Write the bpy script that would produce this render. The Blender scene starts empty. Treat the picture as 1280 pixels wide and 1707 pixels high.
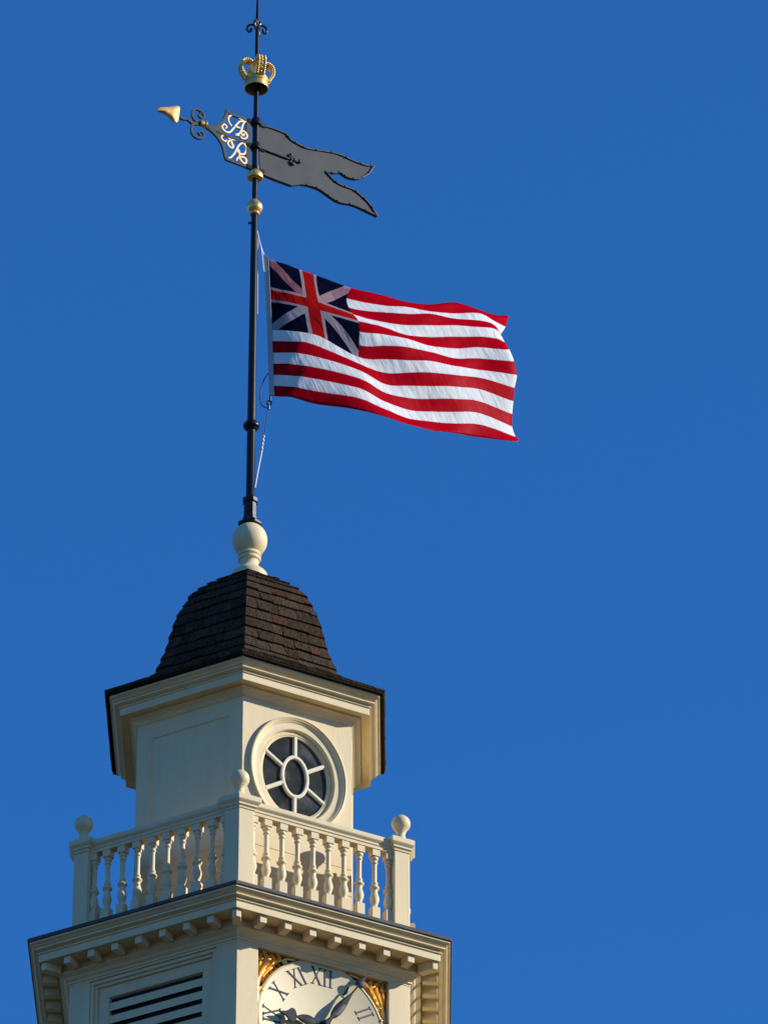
import bpy, bmesh, math, random
from mathutils import Vector, Matrix, geometry
random.seed(7)
R = math.radians
scene = bpy.context.scene
# ------------------------------------------------------------------ camera
cam_data = bpy.data.cameras.new('camera')
cam = bpy.data.objects.new('camera', cam_data)
scene.collection.objects.link(cam)
cam.location = (0, -50, 0)                      # eye height; the ground lies 1.6 m below
cam.rotation_euler = (R(90 + 32.437), 0, R(-1.595))
cam_data.sensor_fit = 'HORIZONTAL'
cam_data.sensor_width = 36
cam_data.lens = 9500 / 1280 * 36
cam_data.clip_start = 1
cam_data.clip_end = 6000
scene.camera = cam
# ------------------------------------------------------------------ sky and sun
SUN_AZ, SUN_EL = -5.0, 22.5                     # azimuth counted from +X towards +Y
world = bpy.data.worlds.new('World')
scene.world = world
world.use_nodes = True
wn = world.node_tree
bg = wn.nodes['Background']
sky = wn.nodes.new('ShaderNodeTexSky')
sky.sky_type = 'NISHITA'
sky.sun_disc = False
sky.sun_elevation = R(SUN_EL)
sky.sun_rotation = R(90 - SUN_AZ)
sky.altitude = 0
sky.air_density = 0.5
sky.dust_density = 0.0
sky.ozone_density = 10.0
deep = wn.nodes.new('ShaderNodeHueSaturation')      # the clear, deep autumn blue of the day
deep.inputs['Saturation'].default_value = 1.205
deep.inputs['Hue'].default_value = 0.508
soft = wn.nodes.new('ShaderNodeGamma'); soft.inputs['Gamma'].default_value = 0.66
wn.links.new(sky.outputs[0], soft.inputs['Color'])
wn.links.new(soft.outputs[0], deep.inputs['Color'])
wn.links.new(deep.outputs[0], bg.inputs[0])
bg.inputs[1].default_value = 0.15
sun_data = bpy.data.lights.new('sun', 'SUN')
sun_data.energy = 2.5
sun_data.angle = R(0.5)
sun_data.color = (1.0, 0.965, 0.92)
sun = bpy.data.objects.new('sun', sun_data)
scene.collection.objects.link(sun)
sdir = Vector((math.cos(R(SUN_EL)) * math.cos(R(SUN_AZ)), math.cos(R(SUN_EL)) * math.sin(R(SUN_AZ)), math.sin(R(SUN_EL))))
sun.rotation_euler = (-sdir).to_track_quat('-Z', 'Y').to_euler()
sun.location = (40, 0, 60)
scene.view_settings.view_transform = 'Standard'
scene.view_settings.look = 'None'
scene.view_settings.exposure = 1.12
scene.view_settings.gamma = 1.0

# ------------------------------------------------------------------ materials
def material(name, color, rough=.5, metal=0., spec=.5, vary=0., vary_scale=4., bump=0., bump_scale=30., stretch=(1, 1, 1), stain=None, stain_amt=0., stain_scale=1.5, stain_stretch=(1, 1, 1), attr=None):
    m = bpy.data.materials.new(name); m.use_nodes = True
    nt = m.node_tree; b = nt.nodes['Principled BSDF']
    b.inputs['Roughness'].default_value = rough
    b.inputs['Metallic'].default_value = metal
    b.inputs['Specular IOR Level'].default_value = spec
    tc = nt.nodes.new('ShaderNodeTexCoord')
    def noise(scale, st, detail=5.):
        mp = nt.nodes.new('ShaderNodeMapping'); mp.inputs['Scale'].default_value = st
        nt.links.new(tc.outputs['Object'], mp.inputs[0])
        n = nt.nodes.new('ShaderNodeTexNoise'); n.inputs['Scale'].default_value = scale; n.inputs['Detail'].default_value = detail
        nt.links.new(mp.outputs[0], n.inputs[0]); return n
    rgb = nt.nodes.new('ShaderNodeRGB'); rgb.outputs[0].default_value = (*color, 1)
    out = rgb.outputs[0]
    if attr:
        at = nt.nodes.new('ShaderNodeAttribute'); at.attribute_name = attr
        mx = nt.nodes.new('ShaderNodeMix'); mx.data_type = 'RGBA'; mx.blend_type = 'MULTIPLY'; mx.inputs[0].default_value = 1
        nt.links.new(out, mx.inputs[6]); nt.links.new(at.outputs['Color'], mx.inputs[7]); out = mx.outputs[2]
    if vary:
        n = noise(vary_scale, stretch)
        hv = nt.nodes.new('ShaderNodeHueSaturation')
        mr = nt.nodes.new('ShaderNodeMapRange'); mr.inputs[1].default_value = .3; mr.inputs[2].default_value = .7
        mr.inputs[3].default_value = 1 - vary; mr.inputs[4].default_value = 1 + vary
        nt.links.new(n.outputs[0], mr.inputs[0]); nt.links.new(mr.outputs[0], hv.inputs['Value'])
        nt.links.new(out, hv.inputs['Color']); out = hv.outputs[0]
    if stain:
        n = noise(stain_scale, stain_stretch, 7.)
        mr = nt.nodes.new('ShaderNodeMapRange'); mr.inputs[1].default_value = .5; mr.inputs[2].default_value = .75
        mr.inputs[3].default_value = 0; mr.inputs[4].default_value = stain_amt
        nt.links.new(n.outputs[0], mr.inputs[0])
        mx = nt.nodes.new('ShaderNodeMix'); mx.data_type = 'RGBA'
        nt.links.new(mr.outputs[0], mx.inputs[0]); nt.links.new(out, mx.inputs[6]); mx.inputs[7].default_value = (*stain, 1); out = mx.outputs[2]
    nt.links.new(out, b.inputs['Base Color'])
    if bump:
        n = noise(bump_scale, stretch)
        bp = nt.nodes.new('ShaderNodeBump'); bp.inputs['Strength'].default_value = bump; bp.inputs['Distance'].default_value = .01
        nt.links.new(n.outputs[0], bp.inputs['Height']); nt.links.new(bp.outputs[0], b.inputs['Normal'])
    return m
CREAM = (.77, .61, .335)
M = {
 'cream': material('cream_paint', CREAM, .55, spec=.25, vary=.04, vary_scale=2.5, bump=.12, bump_scale=14, stretch=(3, 3, .6), stain=(.40, .36, .27), stain_amt=.14, stain_scale=2.2, stain_stretch=(2.5, 2.5, .6)),
 'cream_trim': material('cream_trim_paint', CREAM, .5, spec=.3, vary=.05, vary_scale=5, bump=.10, bump_scale=25, stain=(.42, .38, .29), stain_amt=.18, stain_scale=4.5),
 'white_wood': material('white_sash_paint', (.76, .67, .46), .45, vary=.04, vary_scale=6),
 'lead': material('lead_sheet', (.085, .080, .078), .6, spec=.25, vary=.25, vary_scale=5, bump=.2, bump_scale=9),
 'shingle': material('wood_shingle', (.055, .038, .024), .95, spec=.0, vary=.55, vary_scale=26, bump=.8, bump_scale=30, stretch=(2.2, 2.2, .25), attr='tint'),
 'shade_in': material('interior_shade', (.012, .011, .010), .9),  # near-black standing for shade inside the vents and the crown
 'black_iron': material('black_iron_paint', (.008, .008, .009), .34, spec=.32, vary=.2, vary_scale=8, bump=.08, bump_scale=20),
 'grey_iron': material('grey_iron_paint', (.058, .062, .058), .5, spec=.25, vary=.12, vary_scale=5, bump=.06, bump_scale=12, stain=(.06, .062, .06), stain_amt=.5, stain_scale=3, stain_stretch=(3, 3, .5)),
 'edge_iron': material('rim_iron_paint', (.045, .048, .05), .4, spec=.5),
 'gold': material('gold_leaf', (.95, .60, .17), .36, metal=.65, vary=.18, vary_scale=9, bump=.25, bump_scale=22),
 'gold_letter': material('gold_letter_leaf', (.92, .70, .38), .5, metal=.2, vary=.08, vary_scale=12),
 'gold_arrow': material('gold_arrow_leaf', (.84, .43, .11), .5, metal=.2, vary=.12, vary_scale=10, bump=.2, bump_scale=14),
 'dial': material('dial_paint', (.77, .63, .37), .5, spec=.25, vary=.04, vary_scale=3, bump=.08, bump_scale=10, stain=(.50, .44, .30), stain_amt=.2, stain_scale=3),
 'hand': material('dark_hand_paint', (.030, .031, .030), .5, spec=.2, vary=.15, vary_scale=6),
 'ink': material('black_numeral_paint', (.022, .020, .020), .6, vary=.2, vary_scale=10),
 'brown_recess': material('brown_recess_board', (.050, .030, .022), .7, vary=.2, vary_scale=6),
 'rope': material('white_rope', (.70, .70, .72), .8),
 'wire': material('dark_cord', (.03, .04, .06), .7),
 'heading': material('grey_canvas', (.40, .40, .38), .9, vary=.08, vary_scale=8),
 'brick': material('red_brick', (.23, .085, .055), .85, vary=.25, vary_scale=6),
 'ground': material('lawn', (.055, .042, .024), .95, vary=.3, vary_scale=.2),
}
def glass_material():
    m = material('old_window_glass', (.030, .032, .026), .22, spec=.12, vary=.35, vary_scale=5, bump=.06, bump_scale=5, stain=(.15, .155, .14), stain_amt=.75, stain_scale=3.2)  # pale mottling: greenish dirt, with varied reflections painted into the colour
    return m
M['glass'] = glass_material()

# ------------------------------------------------------------------ object helpers
COL = scene.collection
def props(o, label=None, cat=None, group=None, kind=None):
    for k, v in (('label', label), ('category', cat), ('group', group), ('kind', kind)):
        if v: o[k] = v
    return o
def thing(name, label, cat, loc=(0, 0, 0)):
    o = bpy.data.objects.new(name, None); COL.objects.link(o); o.location = loc
    o.empty_display_size = .3
    return props(o, label, cat)
class MB:
    def __init__(s): s.v = []; s.f = []; s.c = []; s.fc = []
    def add(s, verts, faces, tint=None):
        n = len(s.v); s.v += [tuple(p) for p in verts]
        for f in faces: s.f.append(tuple(n + i for i in f)); s.fc.append(tint)
    def loft(s, rings, closed=True, cap0=False, cap1=False, tint=None):
        k = len(rings[0]); v = [p for r in rings for p in r]; f = []
        for i in range(len(rings) - 1):
            for j in range(k if closed else k - 1):
                j2 = (j + 1) % k
                f.append((i * k + j, i * k + j2, (i + 1) * k + j2, (i + 1) * k + j))
        if cap0: f.append(tuple(range(k))[::-1])
        if cap1: f.append(tuple((len(rings) - 1) * k + j for j in range(k)))
        s.add(v, f, tint)
    def prism(s, poly, h):               # poly: list of 3-D points, h: extrusion vector
        h = Vector(h); a = [Vector(p) for p in poly]; b = [p + h for p in a]; n = len(a)
        tri = geometry.tessellate_polygon([a])
        f = [tuple(t) for t in tri] + [tuple(n + i for i in t[::-1]) for t in tri]
        f += [(i, (i + 1) % n, n + (i + 1) % n, n + i) for i in range(n)]
        s.add(a + b, f)
    def build(s, name, mat, parent=None, smooth=False, bevel=0., seg=2, angle=35, fix=True, loc=(0, 0, 0)):
        me = bpy.data.meshes.new(name)
        L = Vector(loc)
        me.from_pydata([tuple(Vector(p) - L) for p in s.v], [], s.f)
        me.materials.append(mat)
        if any(c is not None for c in s.fc):
            at = me.attributes.new('tint', 'FLOAT_COLOR', 'FACE')
            for i, c in enumerate(s.fc): at.data[i].color = (*(c or (1, 1, 1)), 1)
        if fix:
            bm = bmesh.new(); bm.from_mesh(me)
            bmesh.ops.recalc_face_normals(bm, faces=bm.faces); bm.to_mesh(me); bm.free()
        if smooth:
            me.polygons.foreach_set('use_smooth', [True] * len(me.polygons))
            try: me.set_sharp_from_angle(angle=R(angle))
            except Exception: pass
        me.update()
        o = bpy.data.objects.new(name, me); COL.objects.link(o); o.location = loc
        if parent: o.parent = parent
        if bevel:
            b = o.modifiers.new('bevel', 'BEVEL'); b.width = bevel; b.segments = seg; b.limit_method = 'ANGLE'; b.angle_limit = R(30)
        return o
DEL = R(-1.87596); C3 = math.sqrt(3) / 2
def hexdir(k): a = R(-90 + 60 * k) + DEL; return Vector((math.cos(a), math.sin(a), 0))
def hexring(r, z): return [hexdir(k) * r + Vector((0, 0, z)) for k in range(6)]
def hexloft(mb, prof, **kw): mb.loft([hexring(r, z) for r, z in prof], **kw)
def face_n(k): a = R(-60 + 60 * k) + DEL; return Vector((math.cos(a), math.sin(a), 0))
def FP(k, t, z, d):                      # point in the frame of side k: along the side, height, distance from the axis
    n = face_n(k); return Vector((n.x * d - n.y * t, n.y * d + n.x * t, z))
def fbox(mb, k, t0, t1, z0, z1, d0, d1):
    P = [FP(k, t, z, d) for d in (d0, d1) for (t, z) in ((t0, z0), (t1, z0), (t1, z1), (t0, z1))]
    mb.add(P, [(0, 1, 2, 3), (4, 7, 6, 5), (0, 4, 5, 1), (1, 5, 6, 2), (2, 6, 7, 3), (3, 7, 4, 0)])
def lathe(mb, prof, c=(0, 0, 0), n=24, rot=0., cap0=True, cap1=True):
    c = Vector(c)
    mb.loft([[c + Vector((r * math.cos(rot + 2 * math.pi * i / n), r * math.sin(rot + 2 * math.pi * i / n), z)) for i in range(n)] for r, z in prof], cap0=cap0, cap1=cap1)
def spline(pts, n=6):                    # Catmull-Rom through points of any dimension
    p = [Vector(q) for q in pts]; out = []
    for i in range(len(p) - 1):
        a = p[i - 1] if i else p[0] * 2 - p[1]; b = p[i]; c = p[i + 1]; d = p[i + 2] if i + 2 < len(p) else p[-1] * 2 - p[-2]
        for j in range(n):
            t = j / n
            out.append(.5 * (2 * b + (c - a) * t + (2 * a - 5 * b + 4 * c - d) * t * t + (3 * b - 3 * c + d - a) * t ** 3))
    out.append(p[-1]); return out
def tube(mb, pts, rad, n=8, squash=None):
    pts = [Vector(p) for p in pts]; rings = []; N = len(pts)
    up = Vector((.31, .87, .38)) if squash is None else Vector(squash[0])
    for i, p in enumerate(pts):
        d = (pts[min(i + 1, N - 1)] - pts[max(i - 1, 0)]).normalized()
        a = d.cross(up).normalized(); b = a.cross(d).normalized()
        r = rad(i / (N - 1)) if callable(rad) else rad
        sq = 1 if squash is None else squash[1]
        rings.append([p + a * r * math.cos(2 * math.pi * j / n) + b * r * sq * math.sin(2 * math.pi * j / n) for j in range(n)])
    mb.loft(rings, cap0=True, cap1=True)
def ball(mb, c, r, n=10, m=7):
    lathe(mb, [(max(r * math.sin(math.pi * i / m), r * .02), -r * math.cos(math.pi * i / m)) for i in range(m + 1)], c, n)
LET_A=[[(-0.1,36.752),(-0.155,36.728),(-0.204,36.713),(-0.243,36.659),(-0.281,36.592),(-0.319,36.532),(-0.354,36.506),(-0.393,36.511),(-0.42,36.538),(-0.427,36.567),(-0.408,36.593),(-0.382,36.593),(-0.368,36.576),(-0.381,36.551)],[(-0.307,36.609),(-0.34,36.647),(-0.35,36.696),(-0.329,36.74),(-0.287,36.768),(-0.241,36.763),(-0.198,36.747),(-0.152,36.734)],[(-0.147,36.727),(-0.171,36.673),(-0.183,36.61),(-0.205,36.553),(-0.255,36.511),(-0.208,36.52)],[(-0.197,36.575),(-0.16,36.599),(-0.126,36.585),(-0.112,36.549),(-0.132,36.511),(-0.175,36.495),(-0.194,36.515)],[(-0.192,36.565),(-0.172,36.538),(-0.153,36.552),(-0.153,36.57)],[(-0.275,36.622),(-0.239,36.621),(-0.199,36.622)]]
LET_R=[[(-0.369,36.4),(-0.384,36.375),(-0.417,36.385),(-0.433,36.41),(-0.417,36.443),(-0.386,36.454),(-0.347,36.443),(-0.317,36.419),(-0.297,36.379),(-0.282,36.35),(-0.299,36.321),(-0.33,36.329),(-0.352,36.362),(-0.332,36.405),(-0.288,36.437),(-0.236,36.447),(-0.187,36.446),(-0.125,36.445)],[(-0.131,36.445),(-0.177,36.431),(-0.214,36.384),(-0.24,36.325),(-0.27,36.253),(-0.313,36.188),(-0.342,36.17)],[(-0.151,36.435),(-0.123,36.404),(-0.12,36.359),(-0.141,36.303),(-0.175,36.285),(-0.212,36.288),(-0.234,36.312),(-0.218,36.328),(-0.202,36.306)],[(-0.199,36.283),(-0.208,36.235),(-0.186,36.201),(-0.147,36.175),(-0.121,36.192),(-0.118,36.234),(-0.148,36.253),(-0.199,36.238),(-0.231,36.205),(-0.241,36.17)]]
FR_TOP=[(-0.63,36.484),(-0.556,36.495),(-0.492,36.539),(-0.441,36.608),(-0.403,36.681),(-0.381,36.752),(-0.371,36.815)]
FR_TOP2=[(-0.371,36.815),(-0.326,36.78),(-0.222,36.781),(-0.071,36.775)]
FR_BOT=[(-0.63,36.473),(-0.548,36.436),(-0.479,36.382),(-0.428,36.306),(-0.4,36.214),(-0.38,36.133)]
FR_BOT2=[(-0.38,36.133),(-0.211,36.13),(-0.055,36.13)]
FR_MID=[(-0.607,36.48),(-0.503,36.469),(-0.334,36.453),(-0.06,36.457)]
FR_VERT=[(-0.094,36.763),(-0.095,36.451),(-0.097,36.13)]
FR_FILL=[(-0.621,36.485),(-0.518,36.539),(-0.434,36.61),(-0.412,36.478),(-0.436,36.358),(-0.496,36.403),(-0.555,36.442)]
SHAFT=[(-0.971,36.476),(-0.915,36.466),(-0.865,36.482),(-0.809,36.458),(-0.748,36.473),(-0.658,36.493)]
TIP=[(-1.24,36.447),(-1.206,36.501),(-1.106,36.545),(-0.976,36.611),(-0.964,36.536),(-0.985,36.4),(-1.034,36.387),(-1.098,36.432),(-1.171,36.451)]
SC_UP=[(-0.692,36.489),(-0.771,36.511),(-0.803,36.57),(-0.782,36.638),(-0.729,36.662),(-0.673,36.64),(-0.654,36.597),(-0.688,36.568),(-0.722,36.587),(-0.706,36.62)]
SC_LO=[(-0.725,36.473),(-0.789,36.441),(-0.808,36.378),(-0.791,36.307),(-0.727,36.283),(-0.666,36.315),(-0.658,36.366),(-0.688,36.387),(-0.723,36.36),(-0.706,36.341)]
COLLAR=[(-0.693,36.524),(-0.63,36.472),(-0.648,36.536),(-0.678,36.459)]
TAIL=[(0.013,36.767),(0.056,36.768),(0.229,36.779),(0.373,36.775),(0.445,36.718),(0.547,36.692),(0.662,36.686),(0.865,36.731),(1.053,36.764),(1.243,36.75),(1.418,36.753),(1.509,36.79),(1.462,36.683),(1.377,36.587),(1.273,36.519),(1.156,36.504),(1.076,36.529),(0.989,36.489),(0.888,36.467),(0.997,36.389),(1.099,36.361),(1.244,36.359),(1.361,36.311),(1.463,36.241),(1.558,36.127),(1.448,36.141),(1.245,36.158),(1.071,36.128),(0.955,36.151),(0.81,36.201),(0.666,36.198),(0.566,36.174),(0.452,36.114),(0.237,36.113),(0.065,36.122),(0.023,36.12)]
ROD=[(0.018,36.444),(0.075,36.448),(0.419,36.446)]
TREF=[(0.44,36.504),(0.484,36.461),(0.549,36.463),(0.463,36.4)]
FLAG_S=[0.0, 0.0725, 0.1545, 0.3111, 0.4223, 0.5224, 0.6272, 0.7361, 0.8471, 0.958, 1.0]
FLAG=[[(0.154, 0.0, 34.979), (0.16, 0.0, 34.846), (0.167, 0.0, 34.714), (0.173, 0.0, 34.581), (0.18, 0.0, 34.45), (0.186, 0.0, 34.318), (0.193, 0.0, 34.187), (0.199, 0.0, 34.056), (0.204, 0.0, 33.915), (0.209, 0.0, 33.769), (0.214, 0.0, 33.627), (0.22, 0.0, 33.48), (0.225, 0.0, 33.345), (0.23, 0.0, 33.216)], [(0.367, 0.043, 34.927), (0.374, 0.031, 34.797), (0.382, 0.02, 34.667), (0.389, 0.008, 34.537), (0.396, -0.003, 34.408), (0.404, -0.015, 34.279), (0.411, -0.027, 34.151), (0.418, -0.038, 34.023), (0.426, -0.043, 33.885), (0.427, -0.037, 33.742), (0.428, -0.035, 33.6), (0.43, -0.03, 33.459), (0.431, -0.024, 33.322), (0.432, -0.018, 33.189)], [(0.586, 0.109, 34.883), (0.604, 0.095, 34.755), (0.622, 0.077, 34.624), (0.64, 0.053, 34.488), (0.658, 0.027, 34.353), (0.676, 0.015, 34.226), (0.694, 0.011, 34.106), (0.712, 0.003, 33.983), (0.649, -0.016, 33.868), (0.65, -0.019, 33.718), (0.65, -0.023, 33.574), (0.652, -0.016, 33.432), (0.653, -0.004, 33.286), (0.654, 0.024, 33.145)], [(1.043, 0.226, 34.776), (0.998, 0.224, 34.634), (1.02, 0.2, 34.497), (1.069, 0.165, 34.386), (1.122, 0.116, 34.272), (1.134, 0.109, 34.127), (1.13, 0.139, 33.974), (1.122, 0.167, 33.841), (1.123, 0.144, 33.744), (1.123, 0.117, 33.643), (1.122, 0.091, 33.522), (1.122, 0.086, 33.39), (1.123, 0.078, 33.258), (1.123, 0.097, 33.122)], [(1.403, 0.389, 34.793), (1.403, 0.368, 34.649), (1.402, 0.324, 34.529), (1.401, 0.308, 34.388), (1.4, 0.254, 34.288), (1.399, 0.213, 34.168), (1.399, 0.219, 34.028), (1.4, 0.27, 33.886), (1.401, 0.298, 33.732), (1.401, 0.301, 33.592), (1.4, 0.278, 33.472), (1.4, 0.265, 33.348), (1.399, 0.231, 33.229), (1.398, 0.202, 33.111)], [(1.666, 0.544, 34.817), (1.664, 0.492, 34.715), (1.662, 0.432, 34.589), (1.662, 0.435, 34.444), (1.661, 0.417, 34.3), (1.659, 0.357, 34.208), (1.658, 0.324, 34.082), (1.659, 0.362, 33.941), (1.659, 0.391, 33.802), (1.66, 0.436, 33.662), (1.66, 0.454, 33.518), (1.661, 0.468, 33.378), (1.659, 0.437, 33.25), (1.658, 0.388, 33.138)], [(1.93, 0.699, 34.902), (1.929, 0.659, 34.776), (1.926, 0.583, 34.694), (1.925, 0.578, 34.544), (1.924, 0.584, 34.397), (1.923, 0.558, 34.259), (1.921, 0.514, 34.148), (1.92, 0.499, 34.024), (1.919, 0.502, 33.882), (1.92, 0.548, 33.739), (1.921, 0.587, 33.601), (1.922, 0.631, 33.465), (1.921, 0.62, 33.33), (1.919, 0.587, 33.198)], [(2.197, 0.869, 35.049), (2.195, 0.845, 34.888), (2.192, 0.779, 34.771), (2.19, 0.739, 34.656), (2.189, 0.74, 34.511), (2.188, 0.742, 34.361), (2.186, 0.723, 34.218), (2.184, 0.695, 34.097), (2.182, 0.672, 33.966), (2.182, 0.691, 33.831), (2.182, 0.721, 33.695), (2.183, 0.767, 33.558), (2.183, 0.775, 33.413), (2.182, 0.77, 33.284)], [(2.466, 1.061, 35.081), (2.463, 1.002, 34.998), (2.459, 0.944, 34.868), (2.456, 0.888, 34.741), (2.454, 0.872, 34.605), (2.453, 0.883, 34.473), (2.452, 0.889, 34.335), (2.451, 0.897, 34.192), (2.449, 0.876, 34.073), (2.449, 0.896, 33.936), (2.449, 0.927, 33.801), (2.449, 0.952, 33.667), (2.448, 0.957, 33.526), (2.447, 0.975, 33.372)], [(2.648, 1.182, 35.106), (2.618, 1.136, 34.994), (2.618, 1.074, 34.9), (2.628, 1.003, 34.797), (2.634, 0.974, 34.656), (2.728, 0.998, 34.527), (2.785, 1.029, 34.398), (2.822, 1.074, 34.256), (2.798, 1.097, 34.111), (2.787, 1.143, 33.967), (2.776, 1.192, 33.832), (2.775, 1.218, 33.69), (2.801, 1.215, 33.56), (2.824, 1.178, 33.463)], [(2.79, 1.302, 35.182), (2.749, 1.236, 34.989), (2.691, 1.124, 34.817), (2.699, 1.093, 34.762), (2.729, 1.064, 34.668), (2.775, 1.088, 34.595), (2.827, 1.119, 34.467), (2.847, 1.164, 34.319), (2.825, 1.187, 34.17), (2.811, 1.233, 34.029), (2.8, 1.282, 33.89), (2.798, 1.308, 33.748), (2.841, 1.305, 33.612), (2.877, 1.268, 33.546)]]
# ------------------------------------------------------------------ ground
g = MB(); g.add([(-3000, -3000, -1.6), (3000, -3000, -1.6), (3000, 3000, -1.6), (-3000, 3000, -1.6)], [(0, 1, 2, 3)])  # unseen ground, laid mainly for bounce light on the tower
props(g.build('ground', M['ground']), 'wide green lawn around the brick building below the tower', kind='structure')

# ------------------------------------------------------------------ clock tower
tower = thing('clock_tower', 'cream painted six sided clock tower with balustrade, oval window and dark shingled bell roof', 'tower')
# building under the tower (below the picture), there mainly for bounce light
b = MB()
for q in (((-14, -8), (14, -8), (14, 8), (-14, 8)),):
    b.loft([[Vector((x, y, z)) for x, y in q] for z in (-1.6, 12)], cap1=True)
b.build('brick_wall', M['brick'], tower)
b = MB()
b.loft([[Vector((sx * x, sy * y, z)) for sx, sy in ((-1, -1), (1, -1), (1, 1), (-1, 1))] for x, y, z in ((14.6, 8.6, 11.9), (14.6, 8.6, 12.05), (8.5, .05, 20.8))], cap0=True, cap1=True)
b.build('main_roof', M['shingle'], tower)

# lower stage -----------------------------------------------------------------
RW = 1.90; AW = RW * C3
b = MB()
hexloft(b, [(2.25, 19.2), (2.25, 22.6), (2.18, 22.7), (2.02, 22.75), (2.02, 22.9), (RW - .115 / C3, 22.95), (RW - .115 / C3, 25.80)])
wall = b.build('clock_stage_wall', M['cream'], tower)
for k in range(-3, 3):                    # corner pilasters and frieze
    b = MB()
    r0, r1 = RW - .115 / C3, RW
    vv = hexdir(k); n0 = face_n(k - 1); n1 = face_n(k)
    def pil(z0, z1, off, wid):
        V = hexdir(k) * (RW + off / C3)
        tA = Vector((-n0.y, n0.x, 0)); tB = Vector((-n1.y, n1.x, 0))
        A = V - tA * wid; B = V + tB * wid
        poly = [V, A, A - n0 * (.15 + off), hexdir(k) * (RW - .4), B - n1 * (.15 + off), B]
        b.loft([[p + Vector((0, 0, z)) for p in poly] for z in (z0, z1)], cap0=True, cap1=True)
    pil(22.93, 25.735, 0, .232)
    b.build('corner_pilaster', M['cream'], tower, bevel=.004)
# bed mouldings, soffit, fascia, crown
b = MB()
prof = [(1.80, 25.702), (1.905, 25.702), (1.908, 25.722), (1.925, 25.726), (1.925, 25.748), (1.938, 25.752), (1.955, 25.765), (1.965, 25.780), (2.0, 25.798), (2.02, 25.806), (2.02, 25.822), (1.985, 25.826), (1.985, 25.902), (2.225, 25.902), (2.225, 25.888), (2.243, 25.888), (2.243, 25.964), (2.262, 25.967), (2.262, 25.977), (2.247, 25.980), (2.249, 25.988), (2.266, 25.994), (2.284, 25.999), (2.288, 26.001), (2.304, 26.002), (2.304, 26.016), (2.292, 26.019), (2.296, 26.026), (2.314, 26.032), (2.326, 26.044), (2.344, 26.050), (2.338, 26.053), (2.354, 26.056), (2.352, 26.078), (2.2, 26.08)]
hexloft(b, prof)
lower = b.build('lower_cornice', M['cream_trim'], tower, bevel=.003)
b = MB()
hexloft(b, [(2.33, 26.079), (2.372, 26.076), (2.376, 26.106), (2.366, 26.116), (1.3, 26.20), (1.0, 26.20)])
b.build('lead_flashing', M['lead'], tower, bevel=.003)
# modillions under the lower cornice
RM = 2.211; ap = RM * C3; w = .040
m0 = None
for k in (-2, -1, 0, 1):
    for i in range(1, 8):
        t = (i - 4) * (RM / 8) * .98
        c = FP(k, t, 25.86, ap - .07)
        if m0 is None:
            b = MB()
            for (y0, y1, z0, z1, ww) in ((-.075, .07, -.046, .030, .036), (-.075, .073, .0302, .0418, .040)):
                P = [Vector((x, -y, z)) for y in (y0, y1) for x, z in ((-ww, z0), (ww, z0), (ww, z1), (-ww, z1))]
                b.add(P, [(0, 1, 2, 3), (4, 7, 6, 5), (0, 4, 5, 1), (1, 5, 6, 2), (2, 6, 7, 3), (3, 7, 4, 0)])
            m0 = b.build('modillion', M['cream_trim'], lower, bevel=.003)
            o = m0
        else:
            o = m0.copy(); COL.objects.link(o); o.parent = lower
        o.location = c; o.rotation_euler = (0, 0, R(-60 + 60 * k) + DEL + R(90))
        o['group'] = 'small blocks under the lower cornice'
m1 = None
for k in (-2, -1, 0, 1, 2):
    if m1 is None:
        b = MB()
        V = Vector((0, 0, 0))
        # a mitred corner block, built at corner 0 with its outer edge at the origin
        n0 = face_n(-1); n1 = face_n(0); tA = Vector((-n0.y, n0.x, 0)); tB = Vector((-n1.y, n1.x, 0))
        for off, z0, z1 in ((0, -.052, .030), (.003, .0302, .0418)):
            V = hexdir(0) * (off / C3); A = V - tA * (.05 + off); B = V + tB * (.05 + off); X = hexdir(0) * -.17
            poly = [V, A, A + X, B + X, B]
            b.loft([[p + Vector((0, 0, z)) for p in poly] for z in (z0, z1)], cap0=True, cap1=True)
        m1 = b.build('corner_modillion', M['cream_trim'], lower, bevel=.003); o = m1
    else:
        o = m1.copy(); COL.objects.link(o); o.parent = lower
    o.location = hexdir(k) * RM + Vector((0, 0, 25.86)); o.rotation_euler = (0, 0, R(60 * k))
    o['group'] = 'small blocks under the lower cornice'

# louvered vent on the left side (k = -1) and on the side going away (k = 1)
def louver(k):
    A = AW - .115
    b = MB()
    def frame(t, zt, zb, wid, d0, d1):    # three-sided trim with bottom
        fbox(b, k, -t, -t + wid, zb, zt, d0, d1); fbox(b, k, t - wid, t, zb, zt, d0, d1)
        fbox(b, k, -t + wid, t - wid, zt - wid, zt, d0, d1); fbox(b, k, -t + wid, t - wid, zb, zb + wid, d0, d1)
    frame(.715, 25.698, 23.3, .035, A - .02, A + .105)
    frame(.679, 25.662, 23.33, .03, A - .02, A + .082)
    frame(.648, 25.631, 23.36, .118, A - .02, A + .055)
    fr = b.build('louvered_vent', M['cream'], tower, bevel=.003)
    s = MB(); z = 25.50 - .085
    while z > 23.55:
        prof = [(A + .045, z - .048), (A + .045, z + .036), (A - .085, z + .12), (A - .085, z + .075)]
        rings = [[FP(k, t, zz, d) for d, zz in prof] for t in (-.531, .531)]
        s.loft(rings, cap0=True, cap1=True); z -= .138
    s.build('slat', M['cream'], fr, bevel=.003)['label'] = 'sloping louver slats across the opening'
    i = MB(); fbox(i, k, -.60, .60, 23.4, 25.6, A - .13, A - .115)
    return fr
for k in (-1, 1):
    louver(k)
# near-black panels painting the shade of a hollow behind louvers
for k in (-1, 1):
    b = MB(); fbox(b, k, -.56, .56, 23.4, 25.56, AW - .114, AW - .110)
    b.build('vent_shade_panel', M['shade_in'], tower)

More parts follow.
